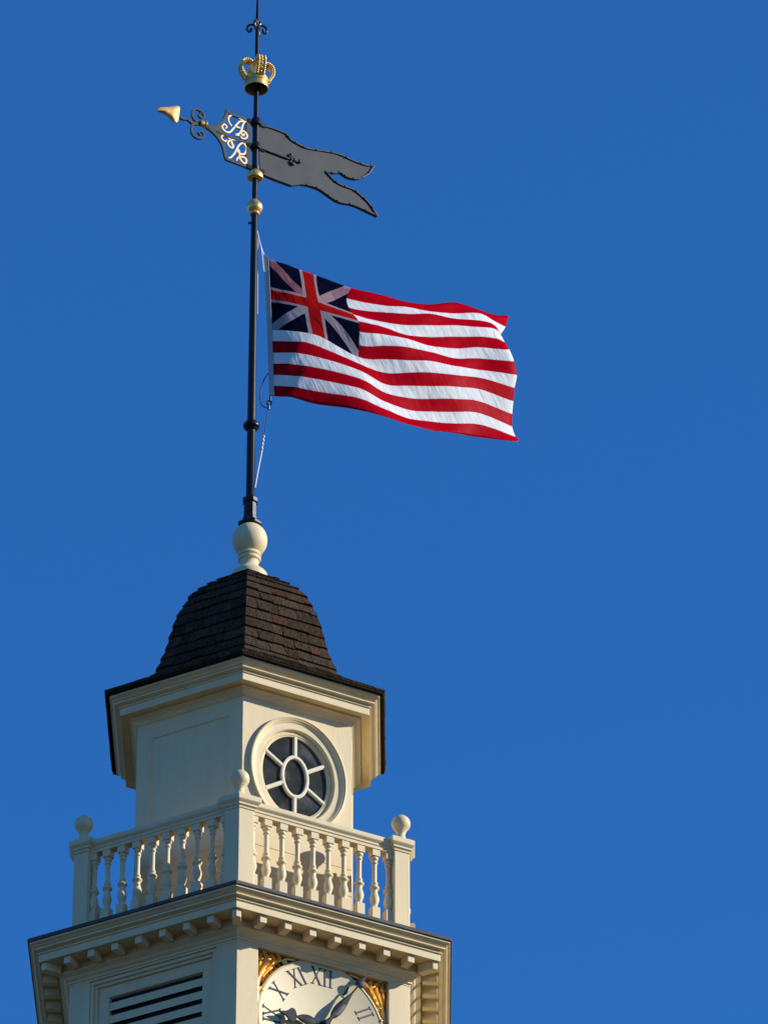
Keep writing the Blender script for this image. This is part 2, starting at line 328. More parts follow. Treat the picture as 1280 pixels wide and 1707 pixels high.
# clock on the right side (k = 0)
KC = 0; ZC = 25.035; RD = .705; AF = AW
b = MB(); fbox(b, KC, -.715, .715, 24.0, 25.700, AW - .114, AW - .100)
b.build('clock_recess', M['brown_recess'], tower)
def clock_ring(b, rads, n=96):
    b.loft([[FP(KC, r * math.sin(2 * math.pi * i / n), ZC + r * math.cos(2 * math.pi * i / n), d) for i in range(n)] for r, d in rads], cap0=True, cap1=True)
b = MB(); clock_ring(b, [(RD - .01, AW - .11), (RD, AW - .10), (RD, AW - .045), (RD - .006, AW - .035), (RD - .020, AW - .032), (RD - .026, AW - .038), (RD - .030, AW - .040)])
dial = b.build('clock_dial', M['dial'], tower, smooth=True, angle=40)
dz = AW - .0395
NUM = {1: 'I', 2: 'II', 3: 'III', 4: 'IIII', 5: 'V', 6: 'VI', 7: 'VII', 8: 'VIII', 9: 'IX', 10: 'X', 11: 'XI', 12: 'XII'}
def numeral(h):
    b = MB(); a = math.radians(30 * h); r0, r1 = .452, .632
    er = Vector((math.sin(a), math.cos(a))); et = Vector((math.cos(a), -math.sin(a)))
    def stroke(x0, y0, x1, y1, w):
        p0 = Vector((x0, y0)); p1 = Vector((x1, y1)); d = (p1 - p0).normalized(); q = Vector((d.y, -d.x)) * w / 2
        poly = [p0 - q, p1 - q, p1 + q, p0 + q]
        out = []
        for p in poly:
            P = er * (r0 + p.y * (r1 - r0)) + et * p.x
            out.append(FP(KC, P.x, ZC + P.y, dz))
        b.prism(out, face_n(KC) * .003)
    # letter widths
    wid = {'I': .062, 'V': .115, 'X': .125}
    s = NUM[h]; tot = sum(wid[c] for c in s); x = -tot / 2
    for c in s:
        cx = x + wid[c] / 2
        def st(x0, y0, x1, y1, w):        # widths are metres across the stroke; the radial axis runs 0..1
            p0 = Vector((x0, y0 * .18)); p1 = Vector((x1, y1 * .18)); d = (p1 - p0).normalized(); q = Vector((d.y, -d.x)) * w / 2
            out = []
            for p in (p0 - q, p1 - q, p1 + q, p0 + q):
                P = er * (r0 + p.y) + et * p.x
                out.append(FP(KC, P.x, ZC + P.y, dz + st.h))
            b.prism(out, face_n(KC) * .004); st.h += .0006
        st.h = 0.
        if c == 'I':
            st(cx, 0, cx, 1, .0165); st(cx - .022, 0, cx + .022, 0, .007); st(cx - .022, 1, cx + .022, 1, .007)
        if c == 'X':
            st(cx + .042, 0, cx - .042, 1, .018); st(cx - .042, 0, cx + .042, 1, .007)
            for yy in (0, 1):
                for xx in (-.042, .042): st(cx + xx - .020, yy, cx + xx + .020, yy, .006)
        if c == 'V':
            st(cx - .002, 0, cx - .042, 1, .018); st(cx + .004, 0, cx + .042, 1, .007)
            for xx in (-.042, .042): st(cx + xx - .020, 1, cx + xx + .020, 1, .006)
        x += wid[c]
    o = b.build('numeral', M['ink'], dial, fix=True)
    o['label'] = 'black Roman numeral ' + NUM[h]
for h in range(1, 13): numeral(h)
def hand(name, deg, length, scale, d, tipkind):
    a = math.radians(deg); er = Vector((math.sin(a), math.cos(a))); et = Vector((math.cos(a), -math.sin(a)))
    half = {'minute': [(-.16, .012), (-.10, .030), (-.05, .030), (0, .052), (.05, .030), (.10, .022), (.13, .040), (.20, .057), (.28, .055), (.36, .040), (.44, .022), (.465, .014), (.47, .024), (.478, .013), (.56, .011), (.605, .010)],
            'hour': [(-.14, .012), (-.08, .030), (0, .056), (.05, .034), (.09, .028), (.12, .05), (.17, .066), (.22, .060), (.27, .038), (.295, .020), (.33, .016)]}[tipkind]
    def P(x, y, dd): q = er * y + et * x; return FP(KC, q.x, ZC + q.y, dd)
    b = MB()
    prof = spline([(y, w * .84) for y, w in half], 3)
    rings = []
    for q in prof:
        y, w = q[0], max(q[1], .004)
        rings.append([P(-w, y, d), P(-w * .5, y, d + .012), P(w * .5, y, d + .012), P(w, y, d), P(w * .5, y, d - .006), P(-w * .5, y, d - .006)])
    b.loft(rings, cap0=True, cap1=True)
    if tipkind == 'minute':
        c = [(.052 * math.sin(2 * math.pi * i / 24), .648 + .052 * math.cos(2 * math.pi * i / 24)) for i in range(24)]
        b.loft([[P(x * s, .648 + (y - .648) * s, dd) for x, y in c] for s, dd in ((.7, d - .012), (1, d - .004), (1, d + .008), (.7, d + .018), (.25, d + .022))], cap0=True, cap1=True)
        b.loft([[P(-w, y, d - .004), P(w, y, d - .004), P(w, y, d + .008), P(-w, y, d + .008)] for y, w in ((.695, .022), (.715, .010), (.80, .003))], cap0=True, cap1=True)
    else:
        pts = [(0, .31), (.03, .315), (.062, .33), (.075, .355), (.062, .385), (.038, .405), (.022, .43), (.010, .47), (0, .50)]
        pl = pts + [(-x, y) for x, y in pts[::-1][1:-1]]
        b.prism([P(x, y, d - .008) for x, y in pl], face_n(KC) * .02)
    o = b.build(name, M['hand'], dial, smooth=True, angle=30)
    return o
hand('minute_hand', 35, .65, 1, AW + .052, 'minute')
hand('hour_hand', 272.5, .42, 1, AW + .022, 'hour')
b = MB(); b.loft([[FP(KC, r * math.sin(2 * math.pi * i / 20), ZC + r * math.cos(2 * math.pi * i / 20), d) for i in range(20)] for r, d in ((.03, AW - .05), (.03, AW + .075), (.022, AW + .085))], cap0=True, cap1=True)
b.build('hand_arbor', M['hand'], dial, smooth=True)
# gilded acanthus carving in the two upper corners of the recess
def carving(sgn):
    b = MB(); d0 = AW - .095; nn = face_n(KC)
    def P(x, y, dd=0): return FP(KC, sgn * x, ZC + y, d0 + dd)
    def blade(pts, wid, lift=.035, curl=.02, n=6):
        """a carved leaf: a curved blade with a raised rib and rolled edges"""
        s = spline([Vector((x, y, 0)) for x, y in pts], n); N = len(s); rings = []
        for i, q in enumerate(s):
            t = i / (N - 1); d = (s[min(i + 1, N - 1)] - s[max(i - 1, 0)]).normalized(); m = Vector((-d.y, d.x, 0))
            w = wid * (math.sin(math.pi * (t * .86 + .10)) ** .8) * (1 - .35 * t) + .003; h = .012 + lift * math.sin(math.pi * (t * .8 + .15))
            row = [(-1, -.012), (-.92, .5), (-.5, .25), (0, 1), (.5, .25), (.92, .5), (1, -.012)]
            rings.append([P((q + m * w * a).x, (q + m * w * a).y, h * e + curl * t if e > 0 else 0) for a, e in row])
        b.loft(rings, cap0=True, cap1=True)
    def scroll(pts, r0, r1, lift=.045):
        s = spline([Vector((x, y, 0)) for x, y in pts], 6); N = len(s)
        tube(b, [P(q.x, q.y, lift) for q in s], lambda t: r0 * (1 - t) + r1 * t, 10, (nn, .8))
    # volutes at both ends
    scroll([(.700, .10), (.694, .17), (.690, .225), (.672, .262), (.640, .262), (.632, .232), (.652, .216), (.664, .236)], .016, .011)
    scroll([(.300, .655), (.345, .648), (.392, .640), (.420, .618), (.416, .588), (.390, .582), (.380, .602), (.396, .612)], .014, .010)
    # stem that follows the dial
    scroll([(.700, .24), (.688, .345), (.640, .440), (.575, .520), (.505, .578), (.430, .622)], .017, .012, .04)
    # large leaf sweeping from the side into the corner, with folded lobes
    blade([(.690, .27), (.672, .38), (.640, .47), (.610, .540), (.600, .600), (.622, .640), (.650, .628)], .042, .05, .03)
    blade([(.660, .36), (.610, .46), (.555, .535), (.530, .590), (.545, .636), (.575, .630)], .038, .05, .03)
    blade([(.610, .46), (.550, .545), (.490, .590), (.462, .625), (.475, .652), (.500, .645)], .030, .045, .03)
    blade([(.694, .38), (.690, .47), (.676, .54), (.668, .60), (.680, .645), (.694, .640)], .024, .045, .03)
    for t, L in ((0, .085), (.2, .095), (.4, .10), (.6, .09), (.8, .075)):          # fringe towards the dial
        bx = .668 - .22 * t; by = .345 + .22 * t
        blade([(bx, by), (bx - .030, by + .006), (bx - .046, by + .040), (bx - .036, by + .062)], .017, .03, .01, 4)
    for x, y, r in ((.652, .238, .019), (.399, .601, .018), (.660, .575, .016), (.575, .585, .015), (.690, .570, .013), (.640, .655, .013)):
        ball(b, P(x, y, .055), r)
    return b.build('gilded_carving', M['gold'], tower, smooth=True, angle=50)
carving(-1)['label'] = 'gilded acanthus carving in the left upper corner beside the dial'
carving(1)['label'] = 'gilded acanthus carving in the right upper corner beside the dial'

# balustrade ------------------------------------------------------------------
ABAL = 1.805 * C3
def post_poly(k, off):
    n0 = face_n(k - 1); n1 = face_n(k); tA = Vector((-n0.y, n0.x, 0)); tB = Vector((-n1.y, n1.x, 0))
    V = hexdir(k) * (1.90 + off / C3); A = V - tA * (.165 + off * 1.577); B = V + tB * (.165 + off * 1.577)
    dep = .165 + 2 * off
    return [V, B, B - n1 * dep, hexdir(k) * (1.90 + off / C3 - dep / C3), A - n0 * dep, A]
post0 = None
for k in range(-3, 3):
    b = MB()
    b.loft([[p + Vector((0, 0, z)) for p in post_poly(0, 0)] for z in (26.13, 27.195)], cap0=True, cap1=True)
    b.loft([[p + Vector((0, 0, z)) for p in post_poly(0, .012)] for z in (26.10, 26.205)], cap0=True, cap1=True)
    c = MB()
    c.loft([[p + Vector((0, 0, z)) for p in post_poly(0, off)] for off, z in ((.002, 27.17), (.010, 27.172), (.010, 27.188), (.018, 27.196), (.028, 27.202), (.028, 27.222), (.036, 27.228), (.046, 27.240), (.054, 27.250), (.054, 27.300), (.048, 27.308), (.01, 27.322))], cap0=True, cap1=True)
    f = MB(); ctr = hexdir(0) * 1.805
    sq = [(.085, 27.316), (.085, 27.332), (.072, 27.340)]
    lathe(f, [(.088, 27.315), (.088, 27.33), (.080, 27.338), (.062, 27.352), (.047, 27.378), (.041, 27.405), (.043, 27.425), (.050, 27.434), (.052, 27.442), (.046, 27.447), (.058, 27.455)] + [(.094 * math.sin(a), 27.535 - .094 * math.cos(a)) for a in [R(40 + i * 10) for i in range(14)]] + [(.003, 27.629)], ctr, 28)
    if post0 is None:
        p = b.build('newel_post', M['cream'], tower, bevel=.004)
        pc = c.build('post_cap', M['cream_trim'], p, bevel=.003)
        pf = f.build('ball_finial', M['cream_trim'], p, smooth=True, angle=40)
        post0 = (p, pc, pf)
    else:
        p = post0[0].copy(); COL.objects.link(p); p.parent = tower
        for q in post0[1:]:
            r = q.copy(); COL.objects.link(r); r.parent = p
    p.rotation_euler = (0, 0, R(60 * k))
    p['group'] = 'corner posts of the balustrade'
rail0 = None
for k in range(-3, 3):
    if rail0 is None:
        prof = [(-.05, 27.150), (.05, 27.150), (.05, 27.180), (.060, 27.186), (.060, 27.206), (.068, 27.214), (.080, 27.226), (.086, 27.236), (.086, 27.276), (.074, 27.286), (.03, 27.296), (-.03, 27.296), (-.074, 27.286), (-.086, 27.276), (-.086, 27.236), (-.060, 27.206), (-.060, 27.186), (-.05, 27.18)]
        b = MB()
        b.loft([[FP(0, t, z, ABAL + d) for d, z in prof] for t in (-.79, .79)], cap0=True, cap1=True)
        rail0 = b.build('handrail', M['cream_trim'], tower, bevel=.003); o = rail0
    else:
        o = rail0.copy(); COL.objects.link(o); o.parent = tower
    o.rotation_euler = (0, 0, R(60 * k)); o['group'] = 'handrails of the balustrade'
BP = [(.031, 27.082), (.034, 27.074), (.043, 27.066), (.043, 27.050), (.036, 27.040), (.027, 27.032), (.027, 27.022), (.036, 27.014), (.036, 27.002), (.027, 26.994), (.0255, 26.98), (.0255, 26.82), (.028, 26.795), (.037, 26.786), (.037, 26.772), (.030, 26.764), (.030, 26.754), (.048, 26.746), (.054, 26.736), (.054, 26.726), (.044, 26.716), (.034, 26.704), (.033, 26.69), (.037, 26.665), (.046, 26.64), (.051, 26.615), (.049, 26.588), (.040, 26.560), (.031, 26.540), (.030, 26.530), (.040, 26.522), (.042, 26.512)]
def baluster_mesh(half):
    b = MB(); r = .0425
    t0, t1 = (-r, r)
    fbox(b, 0, t0, t1, 27.078, 27.1515, ABAL - r, ABAL + r)
    fbox(b, 0, t0, t1, 26.15, 26.51, ABAL - r, ABAL + r)
    lathe(b, [(q[0] * .93, q[1]) for q in BP[::-1]], FP(0, 0, 0, ABAL), 20)
    return b
bal0 = None
for k in (-2, -1, 0, 1):
    for t in [(i - 3.5) * .172 for i in range(8)] + [-.757, .757]:
        if bal0 is None:
            bal0 = baluster_mesh(False).build('baluster', M['cream_trim'], tower, smooth=True, angle=35, bevel=.002); o = bal0
        else:
            o = bal0.copy(); COL.objects.link(o); o.parent = tower
        n = face_n(k); o.location = (-n.y * t, n.x * t, 0); o.rotation_euler = (0, 0, R(60 * k))
        o['group'] = 'turned balusters of the balustrade'

# upper stage -----------------------------------------------------------------
RU = 1.24; AU = RU * C3; ZS = 27.35; ZT = 28.83
b = MB()
hexloft(b, [(RU, 26.15), (RU, 26.862), (RU - .007, 26.868), (RU - .007, 26.873), (RU, 26.879), (RU, 27.158), (RU - .007, 27.163), (RU - .007, 27.168), (RU, 27.174), (RU, ZS)])
CZ = 28.079; OA, OB = .530, .625
def rect_hole(b, k, inner, outer):        # wall of side k between the side's rectangle and a closed inner outline
    n = len(inner)
    b.loft([outer, inner])
for k in range(-3, 3):
    h = RU / 2
    if k in (0, 2, -2):
        N = 96; ang = [2 * math.pi * i / N for i in range(N)]
        inner = []; outer = []
        cor = [math.atan2(y, x) % (2 * math.pi) for x in (-h, h) for y in (ZS - CZ, ZT - CZ)]
        ang = sorted(set([round(a, 6) for a in ang] + [round(a, 6) for a in cor]))
        for a in ang:
            c, s = math.cos(a), math.sin(a)
            q = 1 / math.sqrt((c / OA) ** 2 + (s / OB) ** 2)
            inner.append(FP(k, q * c, CZ + q * s, AU))
            t = min(h / abs(c) if abs(c) > 1e-6 else 1e9, ((ZT - CZ) if s > 0 else (CZ - ZS)) / abs(s) if abs(s) > 1e-6 else 1e9)
            outer.append(FP(k, t * c, CZ + t * s, AU))
        back = [FP(k, (p - FP(k, 0, 0, AU)).dot(Vector((-face_n(k).y, face_n(k).x, 0))), p.z, AU - .08) for p in inner]
        b.loft([outer, inner, back])
    else:
        o4 = [(-h, ZS), (h, ZS), (h, ZT), (-h, ZT)]
        i4 = [(-.455, ZS + .06), (.455, ZS + .06), (.455, 28.635), (-.455, 28.635)]
        j4 = [(-.447, ZS + .068), (.447, ZS + .068), (.447, 28.627), (-.447, 28.627)]
        b.loft([[FP(k, t, z, AU) for t, z in o4], [FP(k, t, z, AU) for t, z in i4], [FP(k, t, z, AU - .016) for t, z in j4]], cap1=True)
b.build('lantern_wall', M['cream'], tower)
def oval_window(k):
    def ring(a, bb, d, n=96): return [FP(k, a * math.cos(2 * math.pi * i / n), CZ + bb * math.sin(2 * math.pi * i / n), AU + d) for i in range(n)]
    b = MB()
    prof = [(.547, .642, -.03), (.547, .642, .030), (.541, .636, .040), (.531, .626, .042), (.518, .613, .031), (.513, .608, .030), (.508, .603, .021), (.492, .587, .011), (.489, .584, .004), (.478, .573, .001), (.428, .519, .001), (.421, .511, -.004), (.419, .508, -.010), (.415, .503, -.038), (.405, .492, -.038), (.402, .488, -.034), (.384, .470, -.034), (.376, .461, -.042), (.368, .453, -.044), (.366, .451, -.080)]
    b.loft([ring(*p) for p in prof])
    fr = b.build('oval_window', M['cream_trim'], tower, smooth=True, angle=25)
    g = MB(); g.add(ring(.372, .457, -.066), [tuple(range(96))])
    g.build('glass_pane', M['glass'], fr)
    m = MB()
    rp = [(.158, .243, -.065), (.158, .243, -.042), (.152, .237, -.034), (.127, .209, -.034), (.121, .203, -.042), (.121, .203, -.065)]
    m.loft([ring(*p) for p in rp])
    for a0, a1 in (((0, .238), (0, .462)), ((0, -.238), (0, -.462)), ((.134, .092), (.330, .214)), ((-.134, .092), (-.330, .214)), ((.134, -.092), (.330, -.214)), ((-.134, -.092), (-.330, -.214))):
        p0 = Vector(a0); p1 = Vector(a1); d = (p1 - p0).normalized(); q = Vector((d.y, -d.x))
        for w, h0, h1 in ((.021, -.065, -.044), (.014, -.0442, -.036)):
            P = [FP(k, (p + q * s * w).x, CZ + (p + q * s * w).y, AU + hh) for hh in (h0, h1) for p, s in ((p0, -1), (p1, -1), (p1, 1), (p0, 1))]
            m.add(P, [(0, 1, 2, 3), (4, 7, 6, 5), (0, 4, 5, 1), (1, 5, 6, 2), (2, 6, 7, 3), (3, 7, 4, 0)])
    m.build('glazing_bar', M['white_wood'], fr, bevel=.002)
oval_window(0)
# upper cornice
b = MB()
hexloft(b, [(1.10, 28.815), (1.256, 28.815), (1.258, 28.826), (1.268, 28.828), (1.270, 28.842), (1.280, 28.848), (1.298, 28.862), (1.322, 28.872), (1.334, 28.876), (1.334, 28.898), (1.425, 28.898), (1.425, 28.886), (1.443, 28.886), (1.443, 28.964), (1.460, 28.967), (1.460, 28.977), (1.448, 28.980), (1.450, 28.987), (1.470, 28.992), (1.488, 28.998), (1.504, 29.001), (1.504, 29.014), (1.494, 29.017), (1.498, 29.022), (1.518, 29.032), (1.532, 29.046), (1.551, 29.052), (1.546, 29.055), (1.563, 29.058), (1.562, 29.083), (1.30, 29.086)])
b.build('upper_cornice', M['cream_trim'], tower, bevel=.003)
# bell roof with individual shingles
PR = [(1.610, 29.108), (1.40, 29.225), (1.192, 29.355), (1.055, 29.475), (.995, 29.61), (.940, 29.754), (.898, 29.906), (.860, 30.045), (.822, 30.191), (.772, 30.315), (.708, 30.432), (.645, 30.551), (.550, 30.655), (.430, 30.757), (.30, 30.85), (.16, 30.955)]
fine = spline([Vector((r, z, 0)) for r, z in PR], 12)
acc = [0]
for i in range(1, len(fine)): acc.append(acc[-1] + (fine[i] - fine[i - 1]).length)
def prof_at(s):
    s = max(0, min(s, acc[-1]))
    for i in range(1, len(acc)):
        if acc[i] >= s:
            u = (s - acc[i - 1]) / max(1e-9, acc[i] - acc[i - 1]); q = fine[i - 1].lerp(fine[i], u); tn = (fine[i] - fine[i - 1]).normalized(); return q.x, q.y, Vector((tn.y, -tn.x))
b = MB()
hexloft(b, [(1.608, 29.086)] + [(q.x - .004, q.y - .006) for q in fine], cap0=True, cap1=True, tint=(.6, .6, .6))
starts = [0, .155, .30, .44]; s = .44
while s < acc[-1] - .1: s += .148; starts.append(s)
for ci, s0 in enumerate(starts):
    L = .175
    if s0 + L > acc[-1]: break
    for k in range(6):
        r0, z0, n0 = prof_at(s0); hw = r0 / 2
        x = -hw
        while x < hw - 1e-4:
            w = random.uniform(.09, .21); x1 = min(x + w, hw)
            if hw - x1 < .04: x1 = hw
            th = random.uniform(.021, .033); ds = random.uniform(-.012, .010) if ci else 0
            ra, za, na = prof_at(s0 + ds); rb, zb, nb = prof_at(s0 + L)
            rm, zm, nm = prof_at(s0 + L * .5)
            def T(xx, r): return max(-r / 2, min(r / 2, xx if abs(abs(xx) - hw) > 1e-4 else math.copysign(r / 2, xx)))
            g = .0013
            e0 = x + (g if x > -hw + 1e-4 else 0); e1 = x1 - (g if x1 < hw - 1e-4 else 0)
            rows = []
            for (rr, zz, nn, out) in ((ra, za, na, 0.), (ra, za, na, th), (rm, zm, nm, th * .55 + .002), (rb, zb, nb, .003)):
                ap = (rr + nn.x * out / C3) * C3; z = zz + nn.y * out
                a0 = T(e0, rr); a1 = T(e1, rr)
                if x <= -hw + 1e-4: a0 -= out * .5 * nn.x
                if x1 >= hw - 1e-4: a1 += out * .5 * nn.x
                if a1 <= a0: a1 = a0 + .001
                rows.append((FP(k, a0, z, ap), FP(k, a1, z, ap)))
            v = [p for r_ in rows for p in r_]
            base = random.choice((.8, .92, 1., 1., 1.1, 1.25)) * random.uniform(.88, 1.12)
            hue = random.random()
            tint = (base * (1.0 + .30 * (hue > .85)), base, base * (1.0 - .10 * (hue > .85)))
            b.add(v, [(0, 1, 3, 2), (2, 3, 5, 4), (4, 5, 7, 6), (0, 2, 4), (0, 4, 6), (1, 5, 3), (1, 7, 5)], tint)
            x = x1
roof = b.build('shingle_roof', M['shingle'], tower, fix=False)
# turned finial on the roof
f = MB()
lathe(f, [(.19, 30.93), (.19, 30.985), (.182, 31.0), (.165, 31.02), (.135, 31.045), (.112, 31.07), (.098, 31.095), (.093, 31.115), (.094, 31.14), (.102, 31.155), (.117, 31.162), (.121, 31.176), (.117, 31.192), (.108, 31.197), (.110, 31.204), (.122, 31.212), (.124, 31.226), (.112, 31.238)] + [(.184 * math.sin(a), 31.412 - .196 * math.cos(a)) for a in [R(36 + i * 9) for i in range(14)]] + [(.07, 31.592), (.03, 31.60)], (0, 0, 0), 48)
f.build('turned_finial', M['cream'], tower, smooth=True, angle=35)

# ------------------------------------------------------------------ flagpole (spire)
pole = thing('flagpole', 'tall black iron pole rising from the roof finial, with gold crown and two gold balls', 'flagpole', (0, 0, 31.58))
PO = (0, 0, 31.58)
def pbuild(b, name, mat, **kw):
    o = b.build(name, mat, None, loc=PO, **kw); o.parent = pole; o.location = (0, 0, 0); return o
b = MB()
lathe(b, [(.058, 31.86), (.046, 31.9), (.0445, 32.8), (.042, 33.6), (.039, 34.6), (.035, 35.6), (.0295, 35.72), (.0285, 36.3), (.0275, 37.2), (.023, 37.5), (.019, 38.2), (.012, 38.5), (.009, 39.2), (.002, 39.6)], n=24)
shaft = pbuild(b, 'shaft', M['black_iron'], smooth=True)
b = MB()
o8 = R(22.5) + R(0)
lathe(b, [(.125, 31.585), (.132, 31.59), (.132, 31.612), (.118, 31.622), (.100, 31.640), (.082, 31.655), (.078, 31.665), (.078, 31.685), (.070, 31.69), (.068, 31.86), (.080, 31.868), (.084, 31.876), (.084, 31.915), (.076, 31.928), (.055, 31.934)], n=8, rot=o8)
pbuild(b, 'pole_base', M['black_iron'], bevel=.003)
b = MB(); lathe(b, [(.045, 32.775), (.060, 32.785), (.066, 32.798), (.080, 32.806), (.088, 32.822), (.088, 32.842), (.080, 32.858), (.062, 32.866), (.058, 32.885), (.044, 32.893)], n=28)
pbuild(b, 'collar', M['black_iron'], smooth=True)
b = MB()
lathe(b, [(.034, 35.545), (.052, 35.55), (.058, 35.562), (.054, 35.575), (.048, 35.58), (.062, 35.592), (.078, 35.612), (.087, 35.638), (.086, 35.662), (.076, 35.690), (.058, 35.715), (.040, 35.735), (.030, 35.75)], n=28)
pbuild(b, 'gold_ball', M['gold'], smooth=True, angle=40)
b = MB()
lathe(b, [(.028, 36.02), (.070, 36.024), (.084, 36.032), (.088, 36.052), (.084, 36.080), (.074, 36.102), (.056, 36.122), (.042, 36.135), (.030, 36.14)], n=28)
pbuild(b, 'gold_ball', M['gold'], smooth=True, angle=40)
# crown
b = MB()
lathe(b, [(.118, 37.262), (.122, 37.235), (.130, 37.235), (.130, 37.252), (.124, 37.258), (.124, 37.305), (.131, 37.31), (.131, 37.335), (.126, 37.345), (.126, 37.365), (.118, 37.37), (.114, 37.36), (.114, 37.262)], n=40, cap0=False, cap1=False)
band = pbuild(b, 'crown', M['gold'], smooth=True, angle=30)
b = MB(); lathe(b, [(.020, 37.362), (.117, 37.362), (.117, 37.366), (.020, 37.366)], n=32)
pbuild(b, 'crown_shade_disc', M['shade_in'])  # near-black disc standing for the shade inside the crown
for az in (-72, 20, 108, 200):
    a = R(az); e = Vector((math.cos(a), math.sin(a), 0)); t = Vector((-e.y, e.x, 0)); up = Vector((0, 0, 1))
    path = spline([Vector((r, z, 0)) for r, z in ((.112, 37.355), (.142, 37.405), (.166, 37.462), (.168, 37.520), (.142, 37.566), (.100, 37.572), (.062, 37.538), (.042, 37.48), (.030, 37.42))], 6)
    b = MB(); rings = []
    for i, q in enumerate(path):
        d = (path[min(i + 1, len(path) - 1)] - path[max(i - 1, 0)]).normalized(); nrm = Vector((d.y, -d.x, 0)); w = .050 - .016 * i / len(path)
        def PT(s, h): return e * (q.x + nrm.x * h) + up * (q.y + nrm.y * h) + t * s
        rings.append([PT(-w, 0), PT(-w, .016), PT(0, .026), PT(w, .016), PT(w, 0), PT(0, -.006)])
    b.loft(rings, cap0=True, cap1=True)
    for i in range(2, len(path) - 12, 2):
        q = path[i]; d = (path[i + 1] - path[i - 1]).normalized(); nrm = Vector((d.y, -d.x, 0))
        for s in (-.036, 0, .036) if i % 4 == 0 else (-.036, .036):
            ball(b, e * (q.x + nrm.x * .022) + up * (q.y + nrm.y * .022) + t * s, .014, 8, 5)
    o = b.build('crown_arch', M['gold'], None, smooth=True, angle=45, loc=PO); o.parent = band; o.location = (0, 0, 0)
# iron scrolls near the top
b = MB()
lathe(b, [(.020, 38.05), (.032, 38.06), (.032, 38.10), (.020, 38.12)], n=16)
for az in (178, 20, -105, 80):
    a = R(az); e = Vector((math.cos(a), math.sin(a), 0))
    p = [e * r + Vector((0, 0, z)) for r, z in ((.015, 38.085), (.05, 38.115), (.095, 38.105), (.112, 38.06), (.095, 38.02), (.068, 38.025), (.066, 38.055))]
    tube(b, spline(p, 5), lambda t: .014 - .004 * t, 8)
    ball(b, e * .068 + Vector((0, 0, 38.052)), .017)
    p = [e * r + Vector((0, 0, z)) for r, z in ((.015, 38.08), (.035, 38.14), (.03, 38.165))]
    tube(b, spline(p, 4), .011, 6)
pbuild(b, 'scroll_ornament', M['black_iron'], smooth=True)
b = MB()
ball(b, (-.052, -.02, 35.43), .016); tube(b, [(-.03, -.01, 35.43), (-.055, -.02, 35.43)], .008)
pbuild(b, 'pulley_bolt', M['black_iron'], smooth=True)
# ------------------------------------------------------------------ weathervane
vane = thing('weathervane', 'dark grey swallow tailed weathervane with gilded letters and gold arrow tip on the pole', 'weathervane', (0, 0, 36.1))
VO = Vector((0, 0, 36.1)); VD = Vector((math.cos(R(31)), math.sin(R(31)), 0)); VN = Vector((math.sin(R(31)), -math.cos(R(31)), 0))
def VP(p, h=0.): return VD * p[0] + Vector((0, 0, p[1])) + VN * h
def vbuild(b, name, mat, parent=vane, **kw):
    o = b.build(name, mat, None, loc=VO, **kw); o.parent = parent; o.location = (0, 0, 0); return o
def ribbon(b, pts, w, th, n=5, closed=False, h=0.):
    s = spline([Vector((x, z, 0)) for x, z in pts], n) if n > 1 else [Vector((x, z, 0)) for x, z in pts]
    rings = []
    for i, q in enumerate(s):
        d = (s[min(i + 1, len(s) - 1)] - s[max(i - 1, 0)]).normalized(); m = Vector((-d.y, d.x, 0)) * (w(i / (len(s) - 1)) if callable(w) else w) / 2
        rings.append([VP(q - m, h + th / 2), VP(q + m, h + th / 2), VP(q + m, h - th / 2), VP(q - m, h - th / 2)])
    b.loft(rings, cap0=True, cap1=True)
b = MB()
T0 = TAIL
top = spline([Vector((x, z, 0)) for x, z in T0[:4]], 1) ; 
def curve(i0, i1, n=4): return [(q.x, q.y) for q in spline([Vector((*T0[i], 0)) for i in range(i0, i1 + 1)], n)]
upper = curve(0, 3, 1)[:-1] + curve(3, 11); tipb = curve(11, 18); lowin = curve(18, 24); lowout = curve(24, 31); botl = curve(31, 34, 1)
outline = upper + tipb[1:] + lowin[1:] + lowout[1:] + botl[1:]
b.prism([VP(p, .007) for p in outline], VN * -.014)
tail = vbuild(b, 'tail_banner', M['grey_iron'])
e = MB()
for seg in (upper, tipb, lowin, lowout, botl):
    ribbon(e, seg, .018, .044, 1)
rv = e
for seg in (upper, lowout, tipb, lowin):
    for i in range(1, len(seg) - 1, 4):
        x, z = seg[i]; ball(rv, VP((x, z), .024), .009, 6, 4)
vbuild(e, 'edge_strip', M['edge_iron'], tail, bevel=.002)
r = MB(); ribbon(r, ROD, .016, .034, 1, h=.014)
for (x, z) in TREF: 
    ribbon(r, [((ROD[-1][0] + x) / 2 - .01, (ROD[-1][1] + z) / 2), (x, z)], .03, .030, 1, h=.014); ball(r, VP((x, z), .016), .026, 10, 6)
vbuild(r, 'stay_rod', M['grey_iron'], tail, bevel=.002)
